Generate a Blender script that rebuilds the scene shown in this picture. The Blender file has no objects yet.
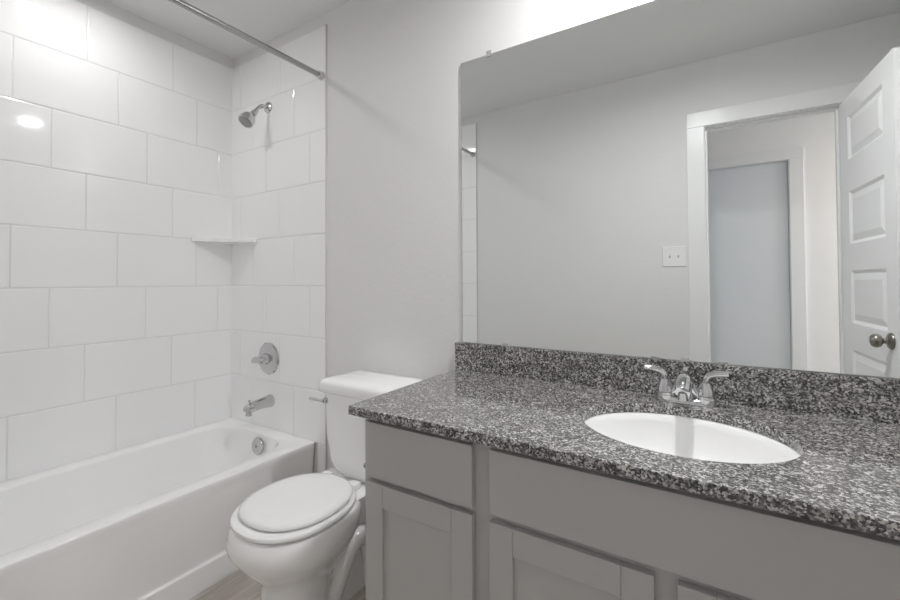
import bpy, bmesh, math, random
from mathutils import Vector, Matrix

random.seed(7)
SC = bpy.context.scene
COL = SC.collection
PI = math.pi

# ------------------------------------------------------------------ camera
def make_camera():
    f, yaw, cy = 421.3, 0.5629, 273.84
    pit, rol = 0.0181, -0.005
    cp, sp, cr, sr = math.cos(pit), math.sin(pit), math.cos(rol), math.sin(rol)
    cyw, syw = math.cos(yaw), math.sin(yaw)
    def turn(d):
        return Vector((cyw * d[0] - syw * d[1], syw * d[0] + cyw * d[1], d[2]))
    right = turn((cr, -sp * sr, cp * sr))
    up = turn((-sr, -sp * cr, cp * cr))
    fwd = turn((0, cp, sp))
    cd = bpy.data.cameras.new('camera')
    cam = bpy.data.objects.new('camera', cd)
    COL.objects.link(cam)
    m = Matrix((right, up, -fwd)).transposed().to_4x4()
    m.translation = Vector((2.3895, -1.4002, 1.1897))
    cam.matrix_world = m
    cd.sensor_width = 36
    cd.sensor_fit = 'HORIZONTAL'
    cd.lens = f / 900 * 36
    cd.shift_y = (cy - 300) / 900
    cd.clip_start = 0.02
    SC.camera = cam
make_camera()

# ------------------------------------------------------------------ world, exposure, lights
world = bpy.data.worlds.new('daylight')
SC.world = world
world.use_nodes = True
wb = world.node_tree.nodes['Background']
wb.inputs[0].default_value = (0.72, 0.85, 1.0, 1)
wb.inputs[1].default_value = 3.0

SC.view_settings.view_transform = 'Standard'
SC.view_settings.look = 'None'
SC.view_settings.gamma = 1.0
SC.view_settings.use_curve_mapping = False
SC.view_settings.exposure = 1.15
SC.cycles.max_bounces = 24
SC.cycles.diffuse_bounces = 16
SC.cycles.glossy_bounces = 8
SC.cycles.blur_glossy = 0.0
SC.cycles.caustics_reflective = True
SC.cycles.caustics_refractive = False
SC.cycles.sample_clamp_indirect = 4.0
SC.cycles.use_denoising = True

TUB_LIGHT_W = 1.15
SINK_LIGHT_W = 7.6
HALL_LIGHT_W = 6.0

# ------------------------------------------------------------------ dimensions
W = 1.5243            # depth of the room, tile face to tile face
PT = 0.008            # how far the paint lies behind the tile face
CEIL = 2.5094
RX = 3.19             # right wall
H, TW = 0.2555, 0.357 # tile pitch
Z0 = 1.171 - 3 * H    # foot of the tiling, on the tub deck
ZT = Z0 + 8 * H
XE = 0.7933           # outer edge of the tiling
HALL_N, HALL_S = -W - 0.125, -2.63

# ------------------------------------------------------------------ materials
def mat(name, color, rough=0.5, metal=0.0, coat=0.0, spec=0.5):
    m = bpy.data.materials.new(name)
    m.use_nodes = True
    b = m.node_tree.nodes['Principled BSDF']
    b.inputs['Base Color'].default_value = (*color, 1)
    b.inputs['Roughness'].default_value = rough
    b.inputs['Metallic'].default_value = metal
    b.inputs['Coat Weight'].default_value = coat
    b.inputs['Coat Roughness'].default_value = 0.03
    b.inputs['Specular IOR Level'].default_value = spec
    return m

def nodes(m):
    nt = m.node_tree
    return nt, nt.nodes, nt.links, nt.nodes['Principled BSDF']

def add_bump(m, scale, strength, dist=0.001, detail=2.0):
    nt, n, l, b = nodes(m)
    tc = n.new('ShaderNodeTexCoord')
    no = n.new('ShaderNodeTexNoise')
    no.inputs['Scale'].default_value = scale
    no.inputs['Detail'].default_value = detail
    bp = n.new('ShaderNodeBump')
    bp.inputs['Strength'].default_value = strength
    bp.inputs['Distance'].default_value = dist
    l.new(tc.outputs['Object'], no.inputs['Vector'])
    l.new(no.outputs['Fac'], bp.inputs['Height'])
    l.new(bp.outputs['Normal'], b.inputs['Normal'])
    return m

M = {}
M['paint'] = add_bump(mat('wall paint', (0.73, 0.725, 0.72), 0.55, spec=0.3), 55, 0.35, 0.002)
M['ceiling'] = add_bump(mat('ceiling paint', (0.72, 0.72, 0.715), 0.8, spec=0.2), 60, 0.3, 0.002)
M['tile'] = mat('white glazed tile', (0.88, 0.88, 0.882), 0.05, spec=0.5)
M['grout'] = mat('pale grey grout', (0.74, 0.74, 0.735), 0.9)
M['edge'] = mat('grey edge trim', (0.62, 0.61, 0.60), 0.5)
M['tub'] = mat('white tub enamel', (0.88, 0.88, 0.88), 0.12, coat=0.3)
M['china'] = mat('white vitreous china', (0.88, 0.88, 0.875), 0.08, coat=0.4)
M['plastic'] = mat('white seat plastic', (0.86, 0.86, 0.85), 0.15)
M['white'] = mat('white semi gloss trim', (0.80, 0.80, 0.80), 0.30)
M['door'] = mat('white door paint', (0.86, 0.86, 0.865), 0.30)
M['hall_door'] = mat('pale hall door paint', (0.70, 0.73, 0.76), 0.30)
M['chrome'] = mat('chrome', (0.60, 0.60, 0.605), 0.05, 1.0)
M['dark'] = mat('dark rubber', (0.05, 0.05, 0.05), 0.5)
M['nickel'] = mat('satin nickel', (0.33, 0.315, 0.28), 0.28, 1.0)
M['steel'] = mat('rod steel', (0.46, 0.455, 0.45), 0.14, 1.0)
M['cab'] = mat('grey cabinet paint', (0.425, 0.415, 0.405), 0.42)
M['mirror'] = mat('mirror silver', (0.88, 0.90, 0.89), 0.0, 1.0)
M['mirror_edge'] = mat('mirror cut edge', (0.50, 0.52, 0.51), 0.2)
M['clear'] = mat('clear clip plastic', (0.75, 0.75, 0.75), 0.2)
M['clear'].node_tree.nodes['Principled BSDF'].inputs['Transmission Weight'].default_value = 0.5
M['grey'] = mat('grey fitting', (0.30, 0.30, 0.30), 0.4)
M['carpet'] = mat('hall floor', (0.42, 0.38, 0.34), 0.9)
M['hall_paint'] = mat('hall wall paint', (0.84, 0.83, 0.82), 0.6)
def thin_glass():
    m = bpy.data.materials.new('window glass')
    m.use_nodes = True
    nt = m.node_tree; n = nt.nodes; l = nt.links
    n.remove(n['Principled BSDF'])
    mix = n.new('ShaderNodeMixShader'); tr = n.new('ShaderNodeBsdfTransparent'); gl = n.new('ShaderNodeBsdfGlossy'); fr = n.new('ShaderNodeFresnel')
    gl.inputs['Roughness'].default_value = 0.02
    l.new(fr.outputs[0], mix.inputs[0]); l.new(tr.outputs[0], mix.inputs[1]); l.new(gl.outputs[0], mix.inputs[2])
    l.new(mix.outputs[0], n['Material Output'].inputs['Surface'])
    return m
M['glass'] = thin_glass()

def emission(name, color, strength):
    m = bpy.data.materials.new(name)
    m.use_nodes = True
    b = m.node_tree.nodes['Principled BSDF']
    b.inputs['Base Color'].default_value = (0.8, 0.8, 0.8, 1)
    b.inputs['Emission Color'].default_value = (*color, 1)
    b.inputs['Emission Strength'].default_value = strength
    return m
M['lens'] = emission('lit lamp lens', (1.0, 0.96, 0.91), 12)

def granite():
    m = mat('speckled grey granite', (0.5, 0.5, 0.5), 0.13, coat=0.4, spec=0.8)
    nt, n, l, b = nodes(m)
    tc = n.new('ShaderNodeTexCoord')
    wn = n.new('ShaderNodeTexNoise')
    wn.inputs['Scale'].default_value = 130
    wn.inputs['Detail'].default_value = 2
    mx = n.new('ShaderNodeVectorMath'); mx.operation = 'MULTIPLY_ADD'
    mx.inputs[1].default_value = (0.006, 0.006, 0.006)
    l.new(tc.outputs['Object'], wn.inputs['Vector'])
    l.new(wn.outputs['Color'], mx.inputs[0])
    l.new(tc.outputs['Object'], mx.inputs[2])
    v1 = n.new('ShaderNodeTexVoronoi'); v1.inputs['Scale'].default_value = 275
    l.new(mx.outputs[0], v1.inputs['Vector'])
    sep = n.new('ShaderNodeSeparateColor')
    l.new(v1.outputs['Color'], sep.inputs['Color'])
    r1 = n.new('ShaderNodeValToRGB')
    cr = r1.color_ramp
    cr.interpolation = 'CONSTANT'
    cols = [(0.0, 0.013), (0.15, 0.042), (0.32, 0.12), (0.48, 0.22), (0.66, 0.40), (0.84, 0.58)]
    cr.elements[0].position, cr.elements[0].color = 0.0, (0.020, 0.020, 0.021, 1)
    cr.elements[1].position, cr.elements[1].color = 0.15, (0.050, 0.049, 0.048, 1)
    for p, g in cols[2:]:
        e = cr.elements.new(p)
        e.color = (g, g * 0.965, g * 0.95, 1)
    l.new(sep.outputs['Red'], r1.inputs['Fac'])
    # larger clouds of light and dark grain
    n2 = n.new('ShaderNodeTexNoise'); n2.inputs['Scale'].default_value = 42; n2.inputs['Detail'].default_value = 3
    l.new(tc.outputs['Object'], n2.inputs['Vector'])
    r2 = n.new('ShaderNodeValToRGB')
    r2.color_ramp.elements[0].position = 0.38; r2.color_ramp.elements[0].color = (0.45, 0.45, 0.45, 1)
    r2.color_ramp.elements[1].position = 0.60; r2.color_ramp.elements[1].color = (1, 1, 1, 1)
    l.new(n2.outputs['Fac'], r2.inputs['Fac'])
    mul = n.new('ShaderNodeMix'); mul.data_type = 'RGBA'; mul.blend_type = 'MULTIPLY'
    mul.inputs['Factor'].default_value = 0.7
    l.new(r1.outputs['Color'], mul.inputs['A'])
    l.new(r2.outputs['Color'], mul.inputs['B'])
    l.new(mul.outputs['Result'], b.inputs['Base Color'])
    return m
M['granite'] = granite()

def planks():
    m = mat('pale wood look planks', (0.5, 0.45, 0.4), 0.45)
    nt, n, l, b = nodes(m)
    tc = n.new('ShaderNodeTexCoord')
    mp = n.new('ShaderNodeMapping'); mp.inputs['Rotation'].default_value = (0, 0, PI / 2)
    l.new(tc.outputs['Object'], mp.inputs['Vector'])
    br = n.new('ShaderNodeTexBrick')
    br.inputs['Scale'].default_value = 1.0
    br.inputs['Brick Width'].default_value = 1.2
    br.inputs['Row Height'].default_value = 0.15
    br.inputs['Mortar Size'].default_value = 0.0012
    br.inputs['Color1'].default_value = (0.56, 0.51, 0.46, 1)
    br.inputs['Color2'].default_value = (0.74, 0.69, 0.645, 1)
    br.inputs['Mortar'].default_value = (0.34, 0.30, 0.265, 1)
    l.new(mp.outputs[0], br.inputs['Vector'])
    mp2 = n.new('ShaderNodeMapping'); mp2.inputs['Scale'].default_value = (38, 2.5, 1)
    l.new(tc.outputs['Object'], mp2.inputs['Vector'])
    no = n.new('ShaderNodeTexNoise'); no.inputs['Scale'].default_value = 1; no.inputs['Detail'].default_value = 5
    l.new(mp2.outputs[0], no.inputs['Vector'])
    rp = n.new('ShaderNodeValToRGB')
    rp.color_ramp.elements[0].position = 0.3; rp.color_ramp.elements[0].color = (0.66, 0.64, 0.62, 1)
    rp.color_ramp.elements[1].position = 0.7; rp.color_ramp.elements[1].color = (1.05, 1.05, 1.05, 1)
    l.new(no.outputs['Fac'], rp.inputs['Fac'])
    mul = n.new('ShaderNodeMix'); mul.data_type = 'RGBA'; mul.blend_type = 'MULTIPLY'
    mul.inputs['Factor'].default_value = 1
    l.new(br.outputs['Color'], mul.inputs['A']); l.new(rp.outputs['Color'], mul.inputs['B'])
    l.new(mul.outputs['Result'], b.inputs['Base Color'])
    return m
M['planks'] = planks()

# ------------------------------------------------------------------ mesh helpers
def obj(name, bm, m, parent=None, smooth=None, bevel=0.0, seg=2, subsurf=0):
    bmesh.ops.recalc_face_normals(bm, faces=bm.faces[:])
    me = bpy.data.meshes.new(name)
    bm.to_mesh(me)
    bm.free()
    o = bpy.data.objects.new(name, me)
    COL.objects.link(o)
    me.materials.append(m)
    if parent is not None:
        o.parent = parent
        o.matrix_parent_inverse = parent.matrix_world.inverted() if False else Matrix.Identity(4)
    if bevel:
        bv = o.modifiers.new('edge', 'BEVEL')
        bv.width = bevel; bv.segments = seg; bv.limit_method = 'ANGLE'; bv.angle_limit = math.radians(40)
        bv.harden_normals = False
    if subsurf:
        s = o.modifiers.new('smooth', 'SUBSURF'); s.levels = subsurf; s.render_levels = subsurf
    if smooth is not None:
        for p in me.polygons:
            p.use_smooth = True
        if smooth < 180:
            me.set_sharp_from_angle(angle=math.radians(smooth))
    return o

def box(bm, x0, x1, y0, y1, z0, z1):
    vs = [bm.verts.new(p) for p in ((x0, y0, z0), (x1, y0, z0), (x1, y1, z0), (x0, y1, z0),
                                    (x0, y0, z1), (x1, y0, z1), (x1, y1, z1), (x0, y1, z1))]
    for f in ((0, 3, 2, 1), (4, 5, 6, 7), (0, 1, 5, 4), (1, 2, 6, 5), (2, 3, 7, 6), (3, 0, 4, 7)):
        bm.faces.new([vs[i] for i in f])

def boxes(*bs):
    bm = bmesh.new()
    for b in bs:
        box(bm, *b)
    return bm

def loft(bm, rings, closed=True, cap0=True, cap1=True):
    vr = [[bm.verts.new(p) for p in r] for r in rings]
    n = len(vr[0])
    for a, b in zip(vr, vr[1:]):
        for i in range(n if closed else n - 1):
            j = (i + 1) % n
            bm.faces.new((a[i], a[j], b[j], b[i]))
    if cap0: bm.faces.new(vr[0][::-1])
    if cap1: bm.faces.new(vr[-1])
    return vr

def lathe(bm, prof, origin=(0, 0, 0), axis='Z', n=32):
    """prof: (radius, height) pairs along the axis; axis 'Z', '-Y', 'X' or a Vector."""
    ax = {'Z': Vector((0, 0, 1)), '-Z': Vector((0, 0, -1)), '-Y': Vector((0, -1, 0)), 'Y': Vector((0, 1, 0)),
          'X': Vector((1, 0, 0)), '-X': Vector((-1, 0, 0))}.get(axis, axis) if isinstance(axis, str) else axis.normalized()
    t = Vector((1, 0, 0)) if abs(ax.x) < 0.9 else Vector((0, 1, 0))
    u = ax.cross(t).normalized(); v = ax.cross(u)
    o = Vector(origin)
    rings = []
    for r, h in prof:
        r = max(r, 1e-5)
        rings.append([o + ax * h + (u * math.cos(2 * PI * k / n) + v * math.sin(2 * PI * k / n)) * r for k in range(n)])
    loft(bm, rings)

def sweep(bm, pts, radii, n=14, squash=None, side=None):
    """tube through pts; radii per point; squash = (a, b) multipliers across side / normal."""
    pts = [Vector(p) for p in pts]
    rings = []
    ref = Vector(side) if side else None
    for i, p in enumerate(pts):
        t = (pts[min(i + 1, len(pts) - 1)] - pts[max(i - 1, 0)]).normalized()
        if ref is None:
            ref = Vector((0, 0, 1)) if abs(t.z) < 0.9 else Vector((1, 0, 0))
            ref = ref.cross(t).normalized()
        u = (ref - t * ref.dot(t)).normalized()
        ref = u
        v = t.cross(u)
        a, b = squash[i] if squash else (1, 1)
        rings.append([p + (u * math.cos(2 * PI * k / n) * a + v * math.sin(2 * PI * k / n) * b) * radii[i] for k in range(n)])
    loft(bm, rings)

def spline(pts, m=6):
    pts = [Vector(p) for p in pts]
    out = []
    for i in range(len(pts) - 1):
        p0, p1, p2, p3 = pts[max(i - 1, 0)], pts[i], pts[i + 1], pts[min(i + 2, len(pts) - 1)]
        for k in range(m):
            t = k / m
            out.append(0.5 * ((2 * p1) + (p2 - p0) * t + (2 * p0 - 5 * p1 + 4 * p2 - p3) * t * t + (3 * p1 - p0 - 3 * p2 + p3) * t ** 3))
    out.append(pts[-1])
    return out

def lerps(vals, m=6):
    out = []
    for a, b in zip(vals, vals[1:]):
        out += [a + (b - a) * k / m for k in range(m)]
    return out + [vals[-1]]

def rrect(x0, x1, y0, y1, r, z, n=6):
    """rounded rectangle ring, counter-clockwise."""
    out = []
    for cx, cy, a0 in ((x1 - r, y1 - r, 0), (x0 + r, y1 - r, 90), (x0 + r, y0 + r, 180), (x1 - r, y0 + r, 270)):
        for k in range(n + 1):
            a = math.radians(a0 + 90 * k / n)
            out.append(Vector((cx + r * math.cos(a), cy + r * math.sin(a), z)))
    return out

def empty(name, loc=(0, 0, 0)):
    o = bpy.data.objects.new(name, None)
    COL.objects.link(o)
    o.location = loc
    o.empty_display_size = 0.05
    return o

def tag(o, label, cat, group=None):
    o['label'] = label; o['category'] = cat
    if group: o['group'] = group
    return o

def thing(name, label, cat, loc=(0, 0, 0), group=None):
    return tag(empty(name, loc), label, cat, group)

def part(name, bm, m, parent, **k):
    """geometry given in world coordinates, re-based on the parent's own place."""
    o = parent; off = Vector((0, 0, 0))
    while o is not None:
        off += o.location; o = o.parent
    bmesh.ops.translate(bm, verts=bm.verts[:], vec=-off)
    return obj(name, bm, m, parent, **k)

def struct(name, bm, m, **k):
    o = obj(name, bm, m, **k)
    o['kind'] = 'structure'
    return o

# ------------------------------------------------------------------ room shell
YB = PT                     # painted face of the mirror wall
YO = -W - PT                # painted face of the door wall
DX0, DX1, DZ = 2.345, 2.950, 2.104   # bathroom doorway
HX0, HX1 = 2.055, 2.86      # hall door

struct('floor', boxes((-0.2, RX + 0.1, -W - 0.125, 0.1, -0.05, 0)), M['planks'])
struct('ceiling', boxes((-0.2, RX + 0.1, -W - 0.06, 0.1, CEIL, CEIL + 0.05)), M['ceiling'])
wall_left = struct('wall_left', boxes((-0.12, -PT, YO - 0.117, 0.12, 0, CEIL)), M['paint'])
wall_back = struct('wall_back', boxes((-PT, RX + 0.12, YB, 0.12, 0, CEIL)), M['paint'])
struct('wall_right', boxes((RX, RX + 0.12, YO - 0.117, YB, 0, CEIL)), M['paint'])
wall_front = struct('wall_front', boxes((-PT, DX0 - 0.02, HALL_N, YO, 0, CEIL), (DX1 + 0.02, RX, HALL_N, YO, 0, CEIL),
                           (DX0 - 0.02, DX1 + 0.02, HALL_N, YO, DZ + 0.02, CEIL)), M['paint'])

def tile_panel(bm, origin, ux, nz, u0, u1, z0, z1, j):
    """one tile with eased edges; ux along the wall, nz out of the wall."""
    g, b1, b2 = 0.0009, 0.0012, 0.0042
    o, ux, nz = Vector(origin), Vector(ux), Vector(nz)
    tu, tz = random.uniform(-1, 1) * 0.0003, random.uniform(-1, 1) * 0.0003
    rings = []
    for ins, dep in ((g, -0.0040), (g + b1, -0.0012), (g + b2, -0.0002)):
        r = []
        for su, sz in ((0, 0), (1, 0), (1, 1), (0, 1)):
            u = u0 + ins if su == 0 else u1 - ins
            z = z0 + ins if sz == 0 else z1 - ins
            if u1 - u0 < 0.012: u = u0 + (u1 - u0) * (0.1 if su == 0 else 0.9)
            d = dep + (su - 0.5) * tu + (sz - 0.5) * tz
            r.append(o + ux * u + Vector((0, 0, z)) + nz * d)
        rings.append(r)
    vr = loft(bm, rings, cap0=False)

def tiling(name, label_parent, origin, ux, nz, length, off, ks, u_sign=1, extra=None):
    bm = bmesh.new()
    for i, k in enumerate(ks):              # i = 0 is the top row
        z1 = ZT - i * H
        z0 = z1 - H
        cuts = [0.0, length]
        for n in range(-30, 31):
            u = off + (n * 3 + k) * TW / 3
            if 0.006 < u < length - 0.006: cuts.append(u)
        cuts.sort()
        for a, b in zip(cuts, cuts[1:]):
            tile_panel(bm, origin, ux, nz, a, b, z0, z1, i)
    if extra:
        for a, b, z0, z1 in extra: tile_panel(bm, origin, ux, nz, a, b, z0, z1, 0)
    t = obj(name, bm, M['tile'], label_parent)
    # grout bed behind
    o, u, nrm = Vector(origin), Vector(ux), Vector(nz)
    bm = bmesh.new()
    regs = [(0, length, Z0, ZT)] + ([(e[0], e[1], min(x[2] for x in extra), Z0) for e in extra[:1]] if extra else [])
    for a, b, z0, z1 in regs:
        r0 = [o + u * p + Vector((0, 0, z)) - nrm * 0.0022 for p, z in ((a, z0), (b, z0), (b, z1), (a, z1))]
        r1 = [q - nrm * (PT - 0.0022) for q in r0]
        loft(bm, [r1, r0])
    obj('grout_bed', bm, M['grout'], label_parent)
    return t

strip = [(0.738, XE, Z0 - H, Z0), (0.738, XE, 0.0, Z0 - H)]
tiling('tile_surround', wall_left, (0, 0, 0), (0, -1, 0), (1, 0, 0), W, 0.5582, [1, 0, 2, 1, 0, 2, 1, 0])
tiling('tile_surround', wall_back, (0, 0, 0), (1, 0, 0), (0, -1, 0), XE, 0.4383, [0, 1, 2, 0, 1, 2, 0, 1], extra=strip)
tiling('tile_surround', wall_front, (0, -W, 0), (1, 0, 0), (0, 1, 0), XE, 0.4383, [0, 1, 2, 0, 1, 2, 0, 1], extra=strip)
obj('edge_trim', boxes((XE, XE + 0.005, -0.0005, YB + 0.001, 0.0, ZT)), M['edge'], wall_back)
obj('edge_trim', boxes((XE, XE + 0.005, YO - 0.001, -W + 0.0005, 0.0, ZT)), M['edge'], wall_front)

bm = bmesh.new()
loft(bm, [[Vector((-0.004, 0.004, z)), Vector((0.005, -0.0002, z)), Vector((0.0015, -0.0015, z)), Vector((0.0002, -0.005, z))] for z in (Z0, ZT)])
obj('corner_caulk', bm, M['tile'], wall_left)
bm = bmesh.new()
loft(bm, [[Vector((-0.004, -W - 0.004, z)), Vector((0.0002, -W + 0.005, z)), Vector((0.0015, -W + 0.0015, z)), Vector((0.005, -W + 0.0002, z))] for z in (Z0, ZT)])
obj('corner_caulk', bm, M['tile'], wall_left)

# bathroom doorway: jamb, stop and flat casing
def door_trim(name, x0, x1, top, ya, yb, cw, ct, faces, stop_y):
    bm = boxes((x0 - 0.02, x0, ya, yb, 0, top), (x1, x1 + 0.02, ya, yb, 0, top), (x0 - 0.02, x1 + 0.02, ya, yb, top, top + 0.02))
    for (f, s) in faces:     # casing boards on each wall face
        y0, y1 = sorted((f, f + s * ct))
        for b in ((x0 - 0.004 - cw, x0 - 0.004, y0, y1, 0, top + 0.004), (x1 + 0.004, x1 + 0.004 + cw, y0, y1, 0, top + 0.004),
                  (x0 - 0.004 - cw, x1 + 0.004 + cw, y0, y1, top + 0.004, top + 0.004 + cw)):
            box(bm, *b)
    for b in ((x0, x0 + 0.011, stop_y - 0.016, stop_y + 0.016, 0, top - 0.011), (x1 - 0.011, x1, stop_y - 0.016, stop_y + 0.016, 0, top - 0.011),
              (x0, x1, stop_y - 0.016, stop_y + 0.016, top - 0.011, top)):
        box(bm, *b)
    return struct(name, bm, M['white'], bevel=0.002)
door_trim('trim_1', DX0, DX1, DZ, HALL_N, YO, 0.090, 0.014, ((YO, 1), (HALL_N, -1)), YO - 0.055)
door_trim('trim_2', HX0, HX1, 2.09, HALL_S - 0.11, HALL_S, 0.085, 0.014, ((HALL_S, 1),), HALL_S - 0.073)

# baseboards
struct('baseboard_back', boxes((XE + 0.006, 1.558, YB - 0.012, YB, 0, 0.085)), M['white'], bevel=0.003)
struct('baseboard_front', boxes((XE + 0.006, DX0 - 0.095, YO, YO + 0.012, 0, 0.085)), M['white'], bevel=0.003)
struct('baseboard_right', boxes((RX - 0.012, RX, YO, -0.60, 0, 0.085)), M['white'], bevel=0.003)

# hallway beyond the doorway
HXA, HXB = 0.9, 5.2
struct('floor_hall', boxes((HXA - 0.1, HXB + 0.1, HALL_S - 0.1, HALL_N, -0.05, -0.002)), M['carpet'])
struct('ceiling_hall', boxes((HXA - 0.1, HXB + 0.1, HALL_S - 0.1, -W - 0.06, CEIL, CEIL + 0.05)), M['ceiling'])
struct('wall_hall_south', boxes((HXA, HX0 - 0.02, HALL_S - 0.11, HALL_S, 0, CEIL), (HX1 + 0.02, HXB, HALL_S - 0.11, HALL_S, 0, CEIL),
                          (HX0 - 0.02, HX1 + 0.02, HALL_S - 0.11, HALL_S, 2.11, CEIL)), M['hall_paint'])
struct('wall_hall_north', boxes((RX + 0.12, HXB, HALL_N, HALL_N + 0.12, 0, CEIL)), M['hall_paint'])
struct('wall_hall_west', boxes((HXA - 0.1, HXA, HALL_S, HALL_N, 0, CEIL)), M['hall_paint'])
wy0, wy1, wz0, wz1 = HALL_S + 0.06, HALL_N - 0.06, 0.25, 2.10
struct('wall_hall_east', boxes((HXB, HXB + 0.1, HALL_S, wy0, 0, CEIL), (HXB, HXB + 0.1, wy1, HALL_N, 0, CEIL),
                         (HXB, HXB + 0.1, wy0, wy1, 0, wz0), (HXB, HXB + 0.1, wy0, wy1, wz1, CEIL)), M['hall_paint'])
win = struct('window_1', boxes((HXB + 0.02, HXB + 0.07, wy0, wy0 + 0.04, wz0, wz1), (HXB + 0.02, HXB + 0.07, wy1 - 0.04, wy1, wz0, wz1),
                         (HXB + 0.02, HXB + 0.07, wy0, wy1, wz0, wz0 + 0.04), (HXB + 0.02, HXB + 0.07, wy0, wy1, wz1 - 0.04, wz1),
                         (HXB + 0.03, HXB + 0.06, wy0, wy1, 1.16, 1.20)), M['white'])
obj('window_pane', boxes((HXB + 0.042, HXB + 0.046, wy0 + 0.04, wy1 - 0.04, wz0 + 0.04, wz1 - 0.04)), M['glass'], win)
def portal():
    ld = bpy.data.lights.new('window_daylight', 'AREA')
    ld.shape = 'RECTANGLE'; ld.size = wz1 - wz0; ld.size_y = wy1 - wy0
    ld.cycles.is_portal = True
    o = bpy.data.objects.new('window_daylight', ld)
    COL.objects.link(o)
    o.location = (HXB + 0.11, (wy0 + wy1) / 2, (wz0 + wz1) / 2)
    o.rotation_euler = (0, PI / 2, 0)
portal()

# ------------------------------------------------------------------ panelled bathroom door, opened back
def panel_leaf(bm, w, h, t, panels, stile):
    xs = [0, stile, w - stile, w]
    zs = sorted({0, h, *[z for p in panels for z in p]})
    for side in (0, 1):
        y = 0 if side == 0 else t
        s = 1 if side == 0 else -1
        for i in range(3):
            for a, b in zip(zs, zs[1:]):
                if i == 1 and (a, b) in panels:
                    r = []
                    for ins, dep in ((0, 0), (0.014, 0.009), (0.017, 0.009), (0.046, 0.0015)):
                        r.append([Vector((x, y + s * dep, z)) for x, z in ((xs[1] + ins, a + ins), (xs[2] - ins, a + ins), (xs[2] - ins, b - ins), (xs[1] + ins, b - ins))])
                    loft(bm, r, cap0=False)
                else:
                    bm.faces.new([bm.verts.new((x, y, z)) for x, z in ((xs[i], a), (xs[i + 1], a), (xs[i + 1], b), (xs[i], b))])
    for q in (((0, 0, 0), (0, t, 0), (0, t, h), (0, 0, h)), ((w, 0, 0), (w, 0, h), (w, t, h), (w, t, 0)),
              ((0, 0, 0), (w, 0, 0), (w, t, 0), (0, t, 0)), ((0, 0, h), (0, t, h), (w, t, h), (w, 0, h))):
        bm.faces.new([bm.verts.new(p) for p in q])
    bmesh.ops.remove_doubles(bm, verts=bm.verts[:], dist=1e-5)

DW = 0.615
bm = bmesh.new()
panel_leaf(bm, DW, 2.088, 0.035, [(0.185, 0.445), (0.575, 0.835), (0.965, 1.225), (1.355, 1.615), (1.745, 2.005)][:4] + [(1.775, 1.992)], 0.105)
door1 = struct('door_1', bm, M['door'])
# local x runs from the hinge to the free edge; local y = 0 is the face seen in the mirror
ang = math.atan2(0.615, 0.043)
door1.location = (2.947, -W - 0.006, 0.010)
door1.rotation_euler = (0, 0, ang)
# after turning by about 86 degrees local +y points to -x, so the leaf body must lie on the other side
for v in door1.data.vertices: v.co.y -= 0.035
def door_knob(s):
    bm = bmesh.new()
    y = 0.0 if s > 0 else -0.035
    lathe(bm, [(0.0, 0), (0.034, 0), (0.034, 0.004), (0.030, 0.009), (0.015, 0.011), (0.011, 0.014), (0.011, 0.026), (0.016, 0.030), (0.025, 0.036),
               (0.0285, 0.046), (0.0275, 0.054), (0.022, 0.061), (0.012, 0.065), (0, 0.066)], (DW - 0.070, y, 0.930), Vector((0, s, 0)), 28)
    return bm
obj('door_knob', door_knob(1), M['nickel'], door1, smooth=50)
obj('door_knob', door_knob(-1), M['nickel'], door1, smooth=50)
obj('latch_plate', boxes((DW - 0.001, DW + 0.0015, -0.030, -0.005, 0.897, 0.953)), M['nickel'], door1)
for z in (0.18, 1.03, 1.87):
    bm = bmesh.new(); lathe(bm, [(0, 0), (0.006, 0), (0.006, 0.09), (0, 0.09)], (-0.004, -0.040, z), 'Z', 12)
    obj('hinge', bm, M['nickel'], door1, smooth=40)

# plain door across the hall
d2 = struct('door_2', boxes((HX0 + 0.003, HX1 - 0.003, HALL_S - 0.055, HALL_S - 0.018, 0.01, 2.087)), M['hall_door'], bevel=0.002)
bm = bmesh.new()
lathe(bm, [(0, 0), (0.033, 0), (0.030, 0.008), (0.012, 0.012), (0.012, 0.028), (0.026, 0.036), (0.028, 0.048), (0.020, 0.062), (0, 0.066)], (HX0 + 0.07, HALL_S - 0.018, 0.93), 'Y', 24)
obj('door_knob', bm, M['nickel'], d2, smooth=50)

# ------------------------------------------------------------------ lamps
def recessed(label, x, y, watts, spread, color=(0.985, 0.99, 1.0), r=0.06):
    t = thing('recessed_light', label, 'ceiling light', (x, y, CEIL), 'round ceiling lights')
    bm = bmesh.new()
    lathe(bm, [(r + 0.018, 0), (r + 0.018, -0.004), (r + 0.012, -0.007), (r, -0.006), (r - 0.002, -0.001)], (x, y, CEIL), 'Z', 40)
    part('trim_ring', bm, M['white'], t, smooth=40)
    bm = bmesh.new()
    lathe(bm, [(r - 0.003, -0.0005), (r - 0.003, -0.003), (0, -0.004)], (x, y, CEIL), 'Z', 40)
    part('lens', bm, M['lens'], t, smooth=40)
    ld = bpy.data.lights.new('lamp', 'AREA')
    ld.shape = 'DISK'; ld.size = 2 * r - 0.01; ld.energy = watts; ld.color = color; ld.spread = math.radians(spread)
    lo = bpy.data.objects.new('lamp', ld)
    COL.objects.link(lo)
    lo.parent = t; lo.location = (0, 0, -0.009)
    return t
recessed('lit round ceiling light above the bathtub', 0.36, -0.775, TUB_LIGHT_W, 170)
recessed('lit round ceiling light above the vanity sink', 2.31, -0.34, SINK_LIGHT_W, 170)
recessed('lit round ceiling light out in the hallway', 4.1, -2.1, HALL_LIGHT_W, 165, (1.0, 0.88, 0.78))

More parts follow.
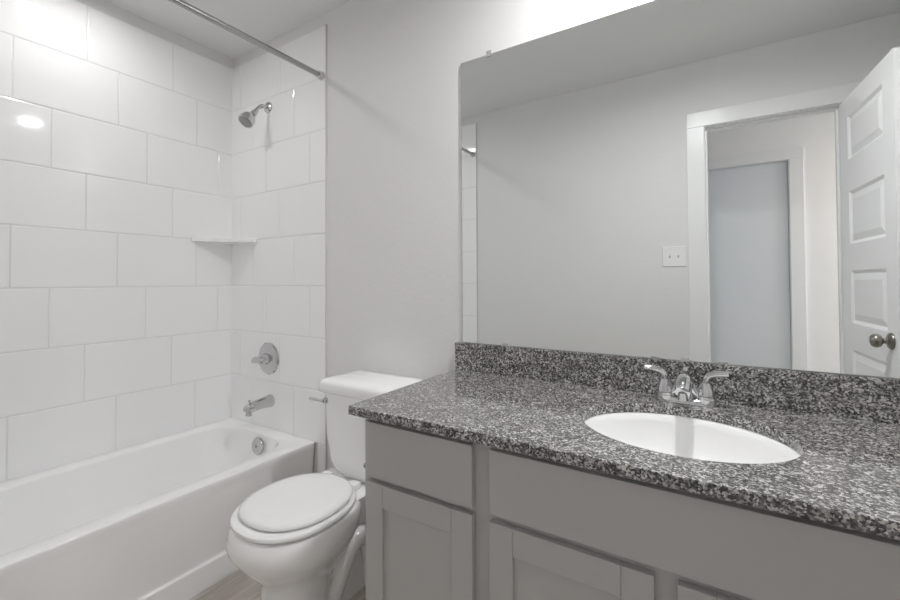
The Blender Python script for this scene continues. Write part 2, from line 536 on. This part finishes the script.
# ------------------------------------------------------------------ bathtub
XT, ZD = 0.720, Z0 + 0.006
def bathtub():
    t = thing('bathtub', 'white alcove bathtub along the tiled left wall', 'bathtub', (0.36, -W / 2, 0))
    bm = bmesh.new()
    y0, y1 = -W + 0.002, -0.002
    n = 8
    def ring(x0, x1, ya, yb, r, z): return rrect(x0, x1, ya, yb, r, z, n)
    rings = [
        ring(0.0015, XT - 0.004, y0, y1, 0.003, ZD - 0.045),
        ring(0.0015, XT - 0.0005, y0, y1, 0.003, ZD - 0.020),
        ring(0.0015, XT, y0, y1, 0.003, ZD - 0.006),
        ring(0.0016, XT - 0.0012, y0, y1, 0.003, ZD - 0.002),
        ring(0.0018, XT - 0.004, y0, y1, 0.003, ZD),
        ring(0.004, XT - 0.008, y0 + 0.004, y1 - 0.004, 0.006, ZD + 0.0005),
        ring(0.085, XT - 0.080, y0 + 0.088, y1 - 0.064, 0.150, ZD - 0.001),
        ring(0.088, XT - 0.083, y0 + 0.092, y1 - 0.067, 0.148, ZD - 0.0025),
        ring(0.090, XT - 0.085, y0 + 0.096, y1 - 0.069, 0.147, ZD - 0.007),
        ring(0.095, XT - 0.090, y0 + 0.108, y1 - 0.074, 0.145, ZD - 0.030),
        ring(0.112, XT - 0.106, y0 + 0.180, y1 - 0.090, 0.14, ZD - 0.15),
        ring(0.130, XT - 0.122, y0 + 0.270, y1 - 0.107, 0.13, ZD - 0.27),
        ring(0.155, XT - 0.146, y0 + 0.325, y1 - 0.135, 0.11, ZD - 0.315),
        ring(0.220, XT - 0.210, y0 + 0.42, y1 - 0.21, 0.08, ZD - 0.330),
    ]
    loft(bm, rings, cap0=False)
    part('shell', bm, M['tub'], t, smooth=50)
    # apron under the rim, its foot set proud as a low kick band
    bm = bmesh.new()
    prof = [(XT - 0.0035, ZD - 0.034), (XT - 0.006, ZD - 0.07), (XT - 0.026, 0.112), (XT - 0.025, 0.104), (XT - 0.017, 0.096), (XT - 0.017, 0.0),
            (XT - 0.06, 0.0), (XT - 0.06, ZD - 0.035)]
    loft(bm, [[Vector((x, y, z)) for x, z in prof] for y in (y1, y0)])
    part('apron', bm, M['tub'], t, bevel=0.003)
    bm = bmesh.new()
    ax = Vector((0, -1, 0.12))
    lathe(bm, [(0, 0.0), (0.044, 0.0), (0.044, 0.006), (0.040, 0.012), (0.030, 0.0135), (0.0, 0.014)], (0.398, -0.088, 0.353), ax, 36)
    ov = part('overflow_plate', bm, M['chrome'], t, smooth=40)
    bm = bmesh.new()
    lathe(bm, [(0, 0.0135), (0.006, 0.0135), (0.006, 0.0165), (0, 0.017)], (0.398, -0.088, 0.353), ax, 16)
    part('screw', bm, M['grey'], ov, smooth=40)
    bm = bmesh.new()
    lathe(bm, [(0, 0.0), (0.034, 0.0), (0.034, 0.003), (0.026, 0.004), (0.0, 0.002)], (0.36, -0.29, ZD - 0.330), 'Z', 28)
    part('drain', bm, M['chrome'], t, smooth=40)
bathtub()

# ------------------------------------------------------------------ shower fittings
def tub_spout():
    t = thing('tub_spout', 'chrome tub spout on the tiled wall below the round valve', 'tub spout', (0.372, 0, 0.557))
    bm = bmesh.new()
    P = [(0.372, 0.0, 0.559), (0.372, -0.006, 0.559), (0.372, -0.02, 0.559), (0.372, -0.06, 0.557), (0.372, -0.10, 0.553), (0.372, -0.125, 0.549), (0.372, -0.140, 0.543), (0.372, -0.147, 0.536)]
    sweep(bm, P, [0.033, 0.034, 0.031, 0.028, 0.0265, 0.025, 0.021, 0.010], 24)
    part('body', bm, M['chrome'], t, smooth=50)
    bm = bmesh.new()
    lathe(bm, [(0.0, 0.03), (0.014, 0.03), (0.015, 0.0), (0.0, 0.0)], (0.372, -0.127, 0.513), 'Z', 20)
    part('outlet', bm, M['chrome'], t, smooth=40)
    bm = bmesh.new()
    lathe(bm, [(0, 0), (0.0035, 0), (0.0035, 0.014), (0.007, 0.016), (0.007, 0.022), (0, 0.023)], (0.372, -0.124, 0.568), 'Z', 14)
    part('diverter_knob', bm, M['chrome'], t, smooth=40)
tub_spout()

def shower_valve():
    c = (0.354, 0, 0.782)
    t = thing('shower_valve', 'round chrome shower valve with lever on the tiled wall', 'shower valve', c)
    bm = bmesh.new()
    lathe(bm, [(0, 0), (0.086, 0), (0.086, 0.004), (0.080, 0.010), (0.060, 0.015), (0.034, 0.018), (0.0, 0.018)], c, '-Y', 48)
    part('escutcheon', bm, M['chrome'], t, smooth=30)
    bm = bmesh.new()
    lathe(bm, [(0, 0.016), (0.030, 0.016), (0.027, 0.030), (0.022, 0.052), (0.019, 0.064), (0.0, 0.066)], c, '-Y', 30)
    h = part('handle_hub', bm, M['chrome'], t, smooth=40)
    bm = bmesh.new()
    P = spline([(0.372, -0.052, 0.784), (0.345, -0.056, 0.782), (0.318, -0.060, 0.778), (0.300, -0.062, 0.772)], 4)
    sweep(bm, P, lerps([0.014, 0.013, 0.014, 0.010], 4), 14, [(1.25, 0.75)] * len(P), side=(0, 0, 1))
    part('lever', bm, M['chrome'], t, smooth=60)
shower_valve()

def shower_head():
    t = thing('wall_shower', 'chrome shower head on a bent arm high on the tiled wall', 'shower', (0.343, 0, 2.140))
    bm = bmesh.new()
    lathe(bm, [(0, 0), (0.031, 0), (0.030, 0.005), (0.022, 0.010), (0.011, 0.013), (0, 0.013)], (0.343, 0, 2.140), '-Y', 32)
    part('flange', bm, M['chrome'], t, smooth=40)
    bm = bmesh.new()
    P = spline([(0.343, -0.004, 2.140), (0.343, -0.035, 2.138), (0.343, -0.059, 2.119), (0.343, -0.077, 2.094)], 6)
    sweep(bm, P, [0.0095] * len(P), 16)
    part('arm', bm, M['chrome'], t, smooth=60)
    ax = Vector((0, -0.62, -0.78)).normalized()
    o = Vector((0.343, -0.074, 2.096))
    bm = bmesh.new()
    lathe(bm, [(0, -0.004), (0.013, -0.004), (0.013, 0.012), (0.016, 0.014), (0.017, 0.026), (0.014, 0.030), (0.018, 0.036), (0.028, 0.048),
               (0.037, 0.064), (0.039, 0.082), (0.040, 0.096), (0.037, 0.099), (0.034, 0.097), (0, 0.097)], o, ax, 36)
    hd = part('spray_head', bm, M['chrome'], t, smooth=35)
    bm = bmesh.new()
    lathe(bm, [(0, 0.0965), (0.033, 0.0965), (0.032, 0.099), (0.018, 0.1005), (0, 0.101)], o, ax, 32)
    part('spray_face', bm, M['grey'], t, smooth=40)
    u = ax.cross(Vector((1, 0, 0))).normalized(); v = ax.cross(u)
    bm = bmesh.new()
    for r, k in ((0.026, 12), (0.014, 6)):
        for i in range(k):
            a = 2 * PI * i / k
            lathe(bm, [(0, 0), (0.0028, 0), (0.0022, 0.004), (0, 0.004)], o + ax * 0.099 + (u * math.cos(a) + v * math.sin(a)) * r, ax, 8)
    part('nozzles', bm, M['chrome'], t)
shower_head()

bm = bmesh.new()
tri = lambda z, e: [Vector((0.0005, -0.0005, z)), Vector((0.0005, -0.226 + e, z)), Vector((0.012, -0.228 + e, z)), Vector((0.244 - e, -0.012, z)), Vector((0.244 - e, -0.0005, z))]
loft(bm, [tri(1.4125, 0.002), tri(1.4145, 0), tri(1.4315, 0), tri(1.434, 0.003)])
tag(obj('corner_shelf', bm, M['china']), 'white triangular corner shelf where the two tiled walls meet', 'shelf')

def rod():
    t = thing('shower_curtain_rod', 'straight steel curtain rod over the tub edge', 'curtain rod', (0.768, -W / 2, 2.2))
    bm = bmesh.new()
    lathe(bm, [(0, 0.004), (0.0125, 0.004), (0.0125, W * 0.56), (0.0112, W * 0.561), (0.0112, W - 0.004), (0, W - 0.004)], (0.768, 0, 2.200), '-Y', 24)
    part('tube', bm, M['steel'], t, smooth=40)
    for y, a in ((0, '-Y'), (-W, 'Y')):
        bm = bmesh.new()
        lathe(bm, [(0, 0), (0.021, 0), (0.021, 0.006), (0.017, 0.014), (0.0165, 0.026), (0.0125, 0.028), (0, 0.028)], (0.768, y, 2.200), a, 24)
        part('end_flange', bm, M['chrome'], t, smooth=40)
rod()

# ------------------------------------------------------------------ toilet
TX = 1.150
def oval(cx, yb, yf, hw, z, n=40, e=2.2, widest=0.52):
    """egg ring from back yb to front yf (yf < yb); widest at a fraction from the back."""
    yc = yb + (yf - yb) * widest
    out = []
    for k in range(n):
        a = 2 * PI * k / n
        c, s = math.cos(a), math.sin(a)
        x = cx + hw * math.copysign(abs(c) ** (2 / e), c)
        L = (yb - yc) if s > 0 else (yc - yf)
        out.append(Vector((x, yc + L * math.copysign(abs(s) ** (2 / e), s), z)))
    return out

def toilet():
    t = thing('toilet', 'white two-piece toilet with closed lid between tub and vanity', 'toilet', (TX, -0.35, 0))
    bm = bmesh.new()
    R = [(-0.34, -0.556, 0.112, 0.000, 2.8), (-0.34, -0.556, 0.112, 0.012, 2.8), (-0.34, -0.552, 0.108, 0.025, 2.7), (-0.335, -0.548, 0.102, 0.09, 2.5),
         (-0.32, -0.548, 0.101, 0.15, 2.4), (-0.29, -0.552, 0.104, 0.190, 2.3), (-0.24, -0.566, 0.120, 0.218, 2.2), (-0.23, -0.590, 0.138, 0.243, 2.1),
         (-0.22, -0.626, 0.168, 0.288, 2.1), (-0.21, -0.656, 0.195, 0.335, 2.1), (-0.205, -0.656, 0.196, 0.362, 2.1), (-0.205, -0.646, 0.190, 0.394, 2.1), (-0.21, -0.635, 0.178, 0.404, 2.1)]
    loft(bm, [oval(TX, a, b, c, z, 48, e) for a, b, c, z, e in R])
    # rear deck that carries the tank
    dk = [rrect(TX - 0.06, TX + 0.06, -0.34, -0.060, 0.03, 0.0, 5), rrect(TX - 0.06, TX + 0.06, -0.34, -0.050, 0.03, 0.25, 5), rrect(TX - 0.115, TX + 0.115, -0.30, -0.026, 0.035, 0.33, 5),
          rrect(TX - 0.135, TX + 0.135, -0.32, -0.022, 0.04, 0.385, 5), rrect(TX - 0.140, TX + 0.140, -0.32, -0.022, 0.04, 0.405, 5), rrect(TX - 0.132, TX + 0.132, -0.31, -0.03, 0.04, 0.412, 5)]
    loft(bm, dk)
    # trapway bulge on both flanks
    for s in (-1, 1):
        P = spline([(TX + s * 0.060, -0.345, 0.012), (TX + s * 0.066, -0.315, 0.09), (TX + s * 0.072, -0.275, 0.175), (TX + s * 0.076, -0.230, 0.225), (TX + s * 0.078, -0.18, 0.205), (TX + s * 0.078, -0.145, 0.11), (TX + s * 0.078, -0.13, 0.012)], 6)
        sweep(bm, P, lerps([0.028, 0.029, 0.032, 0.035, 0.037, 0.040, 0.044], 6), 16)
    part('bowl', bm, M['china'], t, smooth=60)
    for s in (-1, 1):
        bm = bmesh.new()
        lathe(bm, [(0, 0), (0.016, 0), (0.015, 0.012), (0.008, 0.019), (0, 0.020)], (TX + s * 0.118, -0.30, 0.0), 'Z', 18)
        part('bolt_cap', bm, M['plastic'], t, smooth=50)
    # tank: tapers down to a rounded underside
    X0, X1 = 1.022, 1.398
    bm = bmesh.new()
    tk = [rrect(X0 + 0.115, X1 - 0.115, -0.185, -0.045, 0.03, 0.418, 6), rrect(X0 + 0.075, X1 - 0.075, -0.205, -0.030, 0.04, 0.424, 6), rrect(X0 + 0.040, X1 - 0.040, -0.213, -0.022, 0.04, 0.445, 6),
          rrect(X0 + 0.024, X1 - 0.024, -0.216, -0.018, 0.035, 0.480, 6), rrect(X0 + 0.014, X1 - 0.014, -0.219, -0.016, 0.03, 0.56, 6), rrect(X0 + 0.004, X1 - 0.004, -0.224, -0.014, 0.03, 0.748, 6)]
    loft(bm, tk)
    part('tank', bm, M['china'], t, smooth=60)
    bm = bmesh.new()
    def crown(ins, z, rise):
        r = rrect(X0 - 0.012 + ins, X1 + 0.012 - ins, -0.244 + ins, -0.008 - ins, max(0.035 - ins * 0.5, 0.012), z, 6)
        xm = (X0 + X1) / 2; hw = (X1 - X0) / 2 + 0.012
        for v in r: v.z += rise * (1 - ((v.x - xm) / hw) ** 2)
        return r
    loft(bm, [crown(0.006, 0.748, 0), crown(0.002, 0.751, 0), crown(0.0, 0.758, 0), crown(0.0, 0.780, 0.008), crown(0.004, 0.787, 0.015), crown(0.014, 0.792, 0.021),
              crown(0.05, 0.795, 0.022), crown(0.09, 0.796, 0.022)])
    part('tank_lid', bm, M['china'], t, smooth=50)
    bm = bmesh.new()
    lx, lz = X0 + 0.030, 0.713
    lathe(bm, [(0, 0), (0.013, 0), (0.013, 0.008), (0.009, 0.014), (0, 0.015)], (lx, -0.222, lz), '-Y', 18)
    lev = part('flush_lever', bm, M['chrome'], t, smooth=40)
    bm = bmesh.new()
    sweep(bm, [(lx, -0.236, lz), (lx - 0.03, -0.240, lz + 0.001), (lx - 0.06, -0.243, lz + 0.002), (lx - 0.075, -0.244, lz + 0.003)], [0.006, 0.006, 0.008, 0.005], 12)
    part('lever_arm', bm, M['chrome'], lev, smooth=60)
    # seat ring and domed lid
    bm = bmesh.new()
    loft(bm, [oval(TX, -0.235, -0.637, 0.181, 0.405, 48), oval(TX, -0.232, -0.643, 0.186, 0.410, 48), oval(TX, -0.232, -0.643, 0.186, 0.419, 48), oval(TX, -0.238, -0.637, 0.181, 0.424, 48),
              oval(TX, -0.28, -0.60, 0.13, 0.425, 48), oval(TX, -0.285, -0.59, 0.124, 0.418, 48), oval(TX, -0.285, -0.59, 0.124, 0.405, 48)], cap0=False, cap1=False)
    part('seat', bm, M['plastic'], t, smooth=50)
    bm = bmesh.new()
    loft(bm, [oval(TX, -0.258, -0.596, 0.157, 0.4255, 48), oval(TX, -0.250, -0.607, 0.165, 0.4275, 48), oval(TX, -0.244, -0.616, 0.171, 0.4315, 48), oval(TX, -0.244, -0.616, 0.171, 0.438, 48), oval(TX, -0.248, -0.611, 0.167, 0.443, 48),
              oval(TX, -0.26, -0.596, 0.150, 0.4465, 48), oval(TX, -0.30, -0.57, 0.115, 0.4485, 48), oval(TX, -0.36, -0.50, 0.05, 0.4495, 48)])
    part('lid', bm, M['plastic'], t, smooth=50)
    for s in (-1, 1):
        bm = boxes((TX + s * 0.075 - 0.022, TX + s * 0.075 + 0.022, -0.262, -0.222, 0.410, 0.436))
        part('hinge', bm, M['plastic'], t, bevel=0.007, seg=3)
toilet()

# ------------------------------------------------------------------ vanity
VX0, VX1 = 1.560, 3.080
FY, DY = -0.530, -0.548
def shaker_door(x0, x1, z0, z1, parent):
    sw, rw = 0.057, 0.060
    g = 0.0006
    bm = boxes((x0, x0 + sw, DY, FY - 0.001, z0, z1), (x1 - sw, x1, DY, FY - 0.001, z0, z1),
               (x0 + sw + g, x1 - sw - g, DY, FY - 0.001, z1 - rw, z1), (x0 + sw + g, x1 - sw - g, DY, FY - 0.001, z0, z0 + rw))
    d = part('door', bm, M['cab'], parent, bevel=0.0012)
    part('panel', boxes((x0 + sw - 0.004, x1 - sw + 0.004, DY + 0.009, FY - 0.002, z0 + rw - 0.004, z1 - rw + 0.004)), M['cab'], d)
def vanity():
    t = thing('vanity_cabinet', 'grey shaker vanity cabinet under the granite countertop', 'cabinet', ((VX0 + VX1) / 2, -0.27, 0))
    zt = 0.828
    # open-topped carcass so the bowl hangs free inside
    bm = boxes((VX0, VX0 + 0.018, FY, -0.002, 0, zt), (VX1 - 0.018, VX1, FY, -0.002, 0, zt), (VX0 + 0.018, VX1 - 0.018, -0.020, -0.002, 0.1, zt),
               (VX0 + 0.018, VX1 - 0.018, FY + 0.02, -0.02, 0.10, 0.118), (VX0 + 0.018, VX1 - 0.018, FY + 0.07, FY + 0.085, 0, 0.10))
    part('carcass', bm, M['cab'], t)
    st = [(VX0 + 0.0002, 1.610), (1.885, 1.975), (2.262, 2.348), (2.665, 2.755), (3.030, VX1 - 0.0002)]
    zf = 0.1
    bs = [(a, b, FY - 0.0005, FY + 0.018, zf, zt) for a, b in st if not (2.2 < a < 2.3)]
    bs.append((st[2][0], st[2][1], FY - 0.0005, FY + 0.018, zf, 0.68))
    spans = [(1.610, 1.885), (1.975, 2.665), (2.755, 3.030)]
    for a, b in spans:
        for z0, z1 in ((zf, 0.14), (0.63, 0.69), (0.790, zt)):
            bs.append((a, b, FY - 0.0004, FY + 0.0178, z0, z1))
    part('face_frame', boxes(*bs), M['cab'], t)
    for a, b in ((1.579, 1.908), (2.734, 3.061)):
        part('drawer', boxes((a, b, DY, FY - 0.001, 0.666, 0.811)), M['cab'], t, bevel=0.0015)
    part('false_drawer_front', boxes((1.953, 2.687, DY, FY - 0.001, 0.668, 0.811)), M['cab'], t, bevel=0.0015)
    for a, b in ((1.579, 1.908), (1.951, 2.287), (2.325, 2.689), (2.734, 3.061)):
        shaker_door(a, b, 0.125, 0.651, t)
    bm = bmesh.new()
    lathe(bm, [(0, 0), (0.005, 0), (0.005, 0.008), (0.008, 0.009), (0.008, 0.015), (0, 0.016)], (VX0, -0.515, 0.672), '-X', 18)
    part('stud', bm, M['grey'], t, smooth=40)
vanity()

CZ, CT = 0.853, 0.024
SX, SY, SA, SB = 2.316, -0.300, 0.216, 0.178
def countertop():
    x0, x1, y0, y1 = 1.537, RX - 0.001, -0.573, YB - 0.0005
    N = 96
    outer, inner = [], []
    angs = [2 * PI * k / N for k in range(N)]
    for cxx, cyy in ((x0, y0), (x0, y1), (x1, y0), (x1, y1)):
        angs.append(math.atan2((cyy - SY) / SB, (cxx - SX) / SA) % (2 * PI))
    angs = sorted(set(angs))
    for a in angs:
        c, s = math.cos(a) * SA, math.sin(a) * SB
        inner.append((SX + c, SY + s))
        k = min([(x1 - SX) / c if c > 1e-9 else 1e9, (x0 - SX) / c if c < -1e-9 else 1e9, (y1 - SY) / s if s > 1e-9 else 1e9, (y0 - SY) / s if s < -1e-9 else 1e9])
        outer.append((SX + c * k, SY + s * k))
    bm = bmesh.new()
    loft(bm, [[Vector((*p, z)) for p in q] for q, z in ((inner, CZ), (outer, CZ), (outer, CZ - CT), (inner, CZ - CT), (inner, CZ))], cap0=False, cap1=False)
    bmesh.ops.remove_doubles(bm, verts=bm.verts[:], dist=1e-5)
    t = tag(obj('countertop', bm, M['granite'], bevel=0.002), 'speckled grey granite countertop with oval sink cutout', 'countertop')
    tag(obj('backsplash', boxes((1.534, x1, -0.012, YB - 0.0005, CZ + 0.0003, 0.955)), M['granite'], bevel=0.0015),
        'speckled grey granite backsplash strip standing under the mirror', 'backsplash')
countertop()

def sink():
    t = thing('sink', 'oval white undermount sink set into the granite counter', 'sink', (SX, SY, CZ - CT))
    bm = bmesh.new()
    def el(k, z, dy=0): return [Vector((SX + SA * k * math.cos(2 * PI * i / 64), SY + dy + SB * k * math.sin(2 * PI * i / 64), z)) for i in range(64)]
    z = CZ - CT - 0.0005
    rings = [el(1.10, z - 0.012), el(1.10, z), el(1.008, z), el(0.985, z - 0.003), el(0.965, z - 0.020), el(0.93, z - 0.060), el(0.83, z - 0.100), el(0.66, z - 0.128), el(0.42, z - 0.142, 0.01), el(0.14, z - 0.147, 0.02), el(0.12, z - 0.150, 0.02)]
    loft(bm, rings, cap0=False)
    part('bowl', bm, M['china'], t, smooth=50)
    bm = bmesh.new()
    lathe(bm, [(0, 0), (0.030, 0), (0.030, 0.002), (0.022, 0.005), (0, 0.006)], (SX, SY + 0.02, z - 0.147), 'Z', 28)
    part('drain', bm, M['chrome'], t, smooth=40)
sink()

def faucet():
    fx, fy = 2.3135, -0.068
    t = thing('faucet', 'chrome two-handle faucet behind the oval sink', 'faucet', (fx, fy, CZ))
    z = CZ + 0.0005
    bm = bmesh.new()
    def stad(k, zz, kk=1):
        return [Vector((fx + v.x, fy + v.y, zz)) for v in rrect(-0.070 * k, 0.070 * k, -0.025 * kk, 0.025 * kk, 0.0245 * kk * min(1, k), 0, 8)]
    loft(bm, [stad(1, z), stad(1, z + 0.006), stad(0.97, z + 0.012, 0.95), stad(0.9, z + 0.015, 0.82)])
    # wings sweeping from each handle up to the spout
    for s in (-1, 1):
        P = spline([(fx + s * 0.050, fy, z + 0.0215), (fx + s * 0.033, fy - 0.002, z + 0.024), (fx + s * 0.020, fy - 0.004, z + 0.036), (fx + s * 0.010, fy - 0.008, z + 0.062)], 5)
        sweep(bm, P, lerps([0.014, 0.013, 0.013, 0.012], 5), 14, side=(0, 1, 0))
    part('base', bm, M['chrome'], t, smooth=50)
    bm = bmesh.new()
    P = spline([(fx, fy + 0.004, z + 0.010), (fx, fy, z + 0.036), (fx, fy - 0.018, z + 0.060), (fx, fy - 0.052, z + 0.066), (fx, fy - 0.086, z + 0.060), (fx, fy - 0.106, z + 0.050)], 6)
    sweep(bm, P, lerps([0.026, 0.023, 0.022, 0.021, 0.0195, 0.017], 6), 20)
    lathe(bm, [(0, 0), (0.012, 0), (0.0125, 0.018), (0, 0.018)], (fx, fy - 0.098, z + 0.030), 'Z', 20)
    part('spout', bm, M['chrome'], t, smooth=55)
    for s in (-1, 1):
        hx = fx + s * 0.0475
        bm = bmesh.new()
        lathe(bm, [(0, 0.004), (0.0255, 0.004), (0.0255, 0.018), (0.0225, 0.021), (0.0225, 0.028), (0.0195, 0.042), (0.0150, 0.054), (0.0125, 0.060), (0, 0.062)], (hx, fy, z), 'Z', 28)
        h = part('handle', bm, M['chrome'], t, smooth=40)
        bm = bmesh.new()
        P = spline([(hx, fy, z + 0.050), (hx + s * 0.003, fy, z + 0.070), (hx + s * 0.014, fy - 0.002, z + 0.082), (hx + s * 0.033, fy - 0.004, z + 0.087), (hx + s * 0.054, fy - 0.006, z + 0.089)], 5)
        sweep(bm, P, lerps([0.0120, 0.0112, 0.0102, 0.0100, 0.0095], 5), 14, [(1.15, 0.8)] * len(P), side=(0, 1, 0))
        part('lever', bm, M['chrome'], h, smooth=60)
    bm = bmesh.new()
    lathe(bm, [(0, 0), (0.003, 0), (0.003, 0.070), (0.007, 0.074), (0.0075, 0.082), (0.004, 0.087), (0, 0.088)], (fx, fy + 0.026, z + 0.006), 'Z', 16)
    part('lift_rod', bm, M['chrome'], t, smooth=40)
faucet()

# ------------------------------------------------------------------ mirror and wall fittings
def mirror():
    x0, x1, z0, z1 = 1.5615, 3.055, 0.9560, 2.040
    t = thing('mirror', 'large frameless mirror on the wall above the vanity', 'mirror', ((x0 + x1) / 2, 0, z0))
    part('back_edge', boxes((x0, x1, 0.0005, YB - 0.0005, z0, z1)), M['mirror_edge'], t)
    part('glass', boxes((x0 + 0.0015, x1 - 0.0015, -0.0004, 0.0006, z0 + 0.0015, z1 - 0.0015)), M['mirror'], t)
    for x, z, s in ((1.683, z1, 1), (2.31, z1, 1), (2.94, z1, 1), (1.74, z0, -1), (2.31, z0, -1), (2.90, z0, -1)):
        za, zb = (z - 0.010, z + 0.012) if s > 0 else (z - 0.003, z + 0.008)
        c = part('clip', boxes((x - 0.010, x + 0.010, -0.0035, -0.0008, za, zb)), M['clear'], t, bevel=0.001)
        if s > 0:
            bm = bmesh.new(); lathe(bm, [(0, 0), (0.004, 0), (0.003, 0.002), (0, 0.0025)], (x, -0.0035, z + 0.006), '-Y', 12)
            part('screw', bm, M['grey'], c, smooth=40)
mirror()

def switch():
    x0, x1, z0, z1 = 2.110, 2.238, 1.275, 1.399
    y = YO
    t = thing('light_switch', 'white double switch plate on the wall beside the doorway', 'light switch', ((x0 + x1) / 2, y, (z0 + z1) / 2))
    part('plate', boxes((x0, x1, y, y + 0.007, z0, z1)), M['white'], t, bevel=0.003)
    xm, zm = (x0 + x1) / 2, (z0 + z1) / 2
    for s in (-1, 1):
        bm = bmesh.new()
        x = xm + s * 0.023
        loft(bm, [[Vector((x + a * 0.005, y + 0.006, zm + b * 0.012)) for a, b in ((-1, -1), (1, -1), (1, 1), (-1, 1))],
                  [Vector((x + a * 0.004, y + 0.020, zm + 0.010 + b * 0.005)) for a, b in ((-1, -1), (1, -1), (1, 1), (-1, 1))]])
        part('toggle', bm, M['white'], t)
switch()
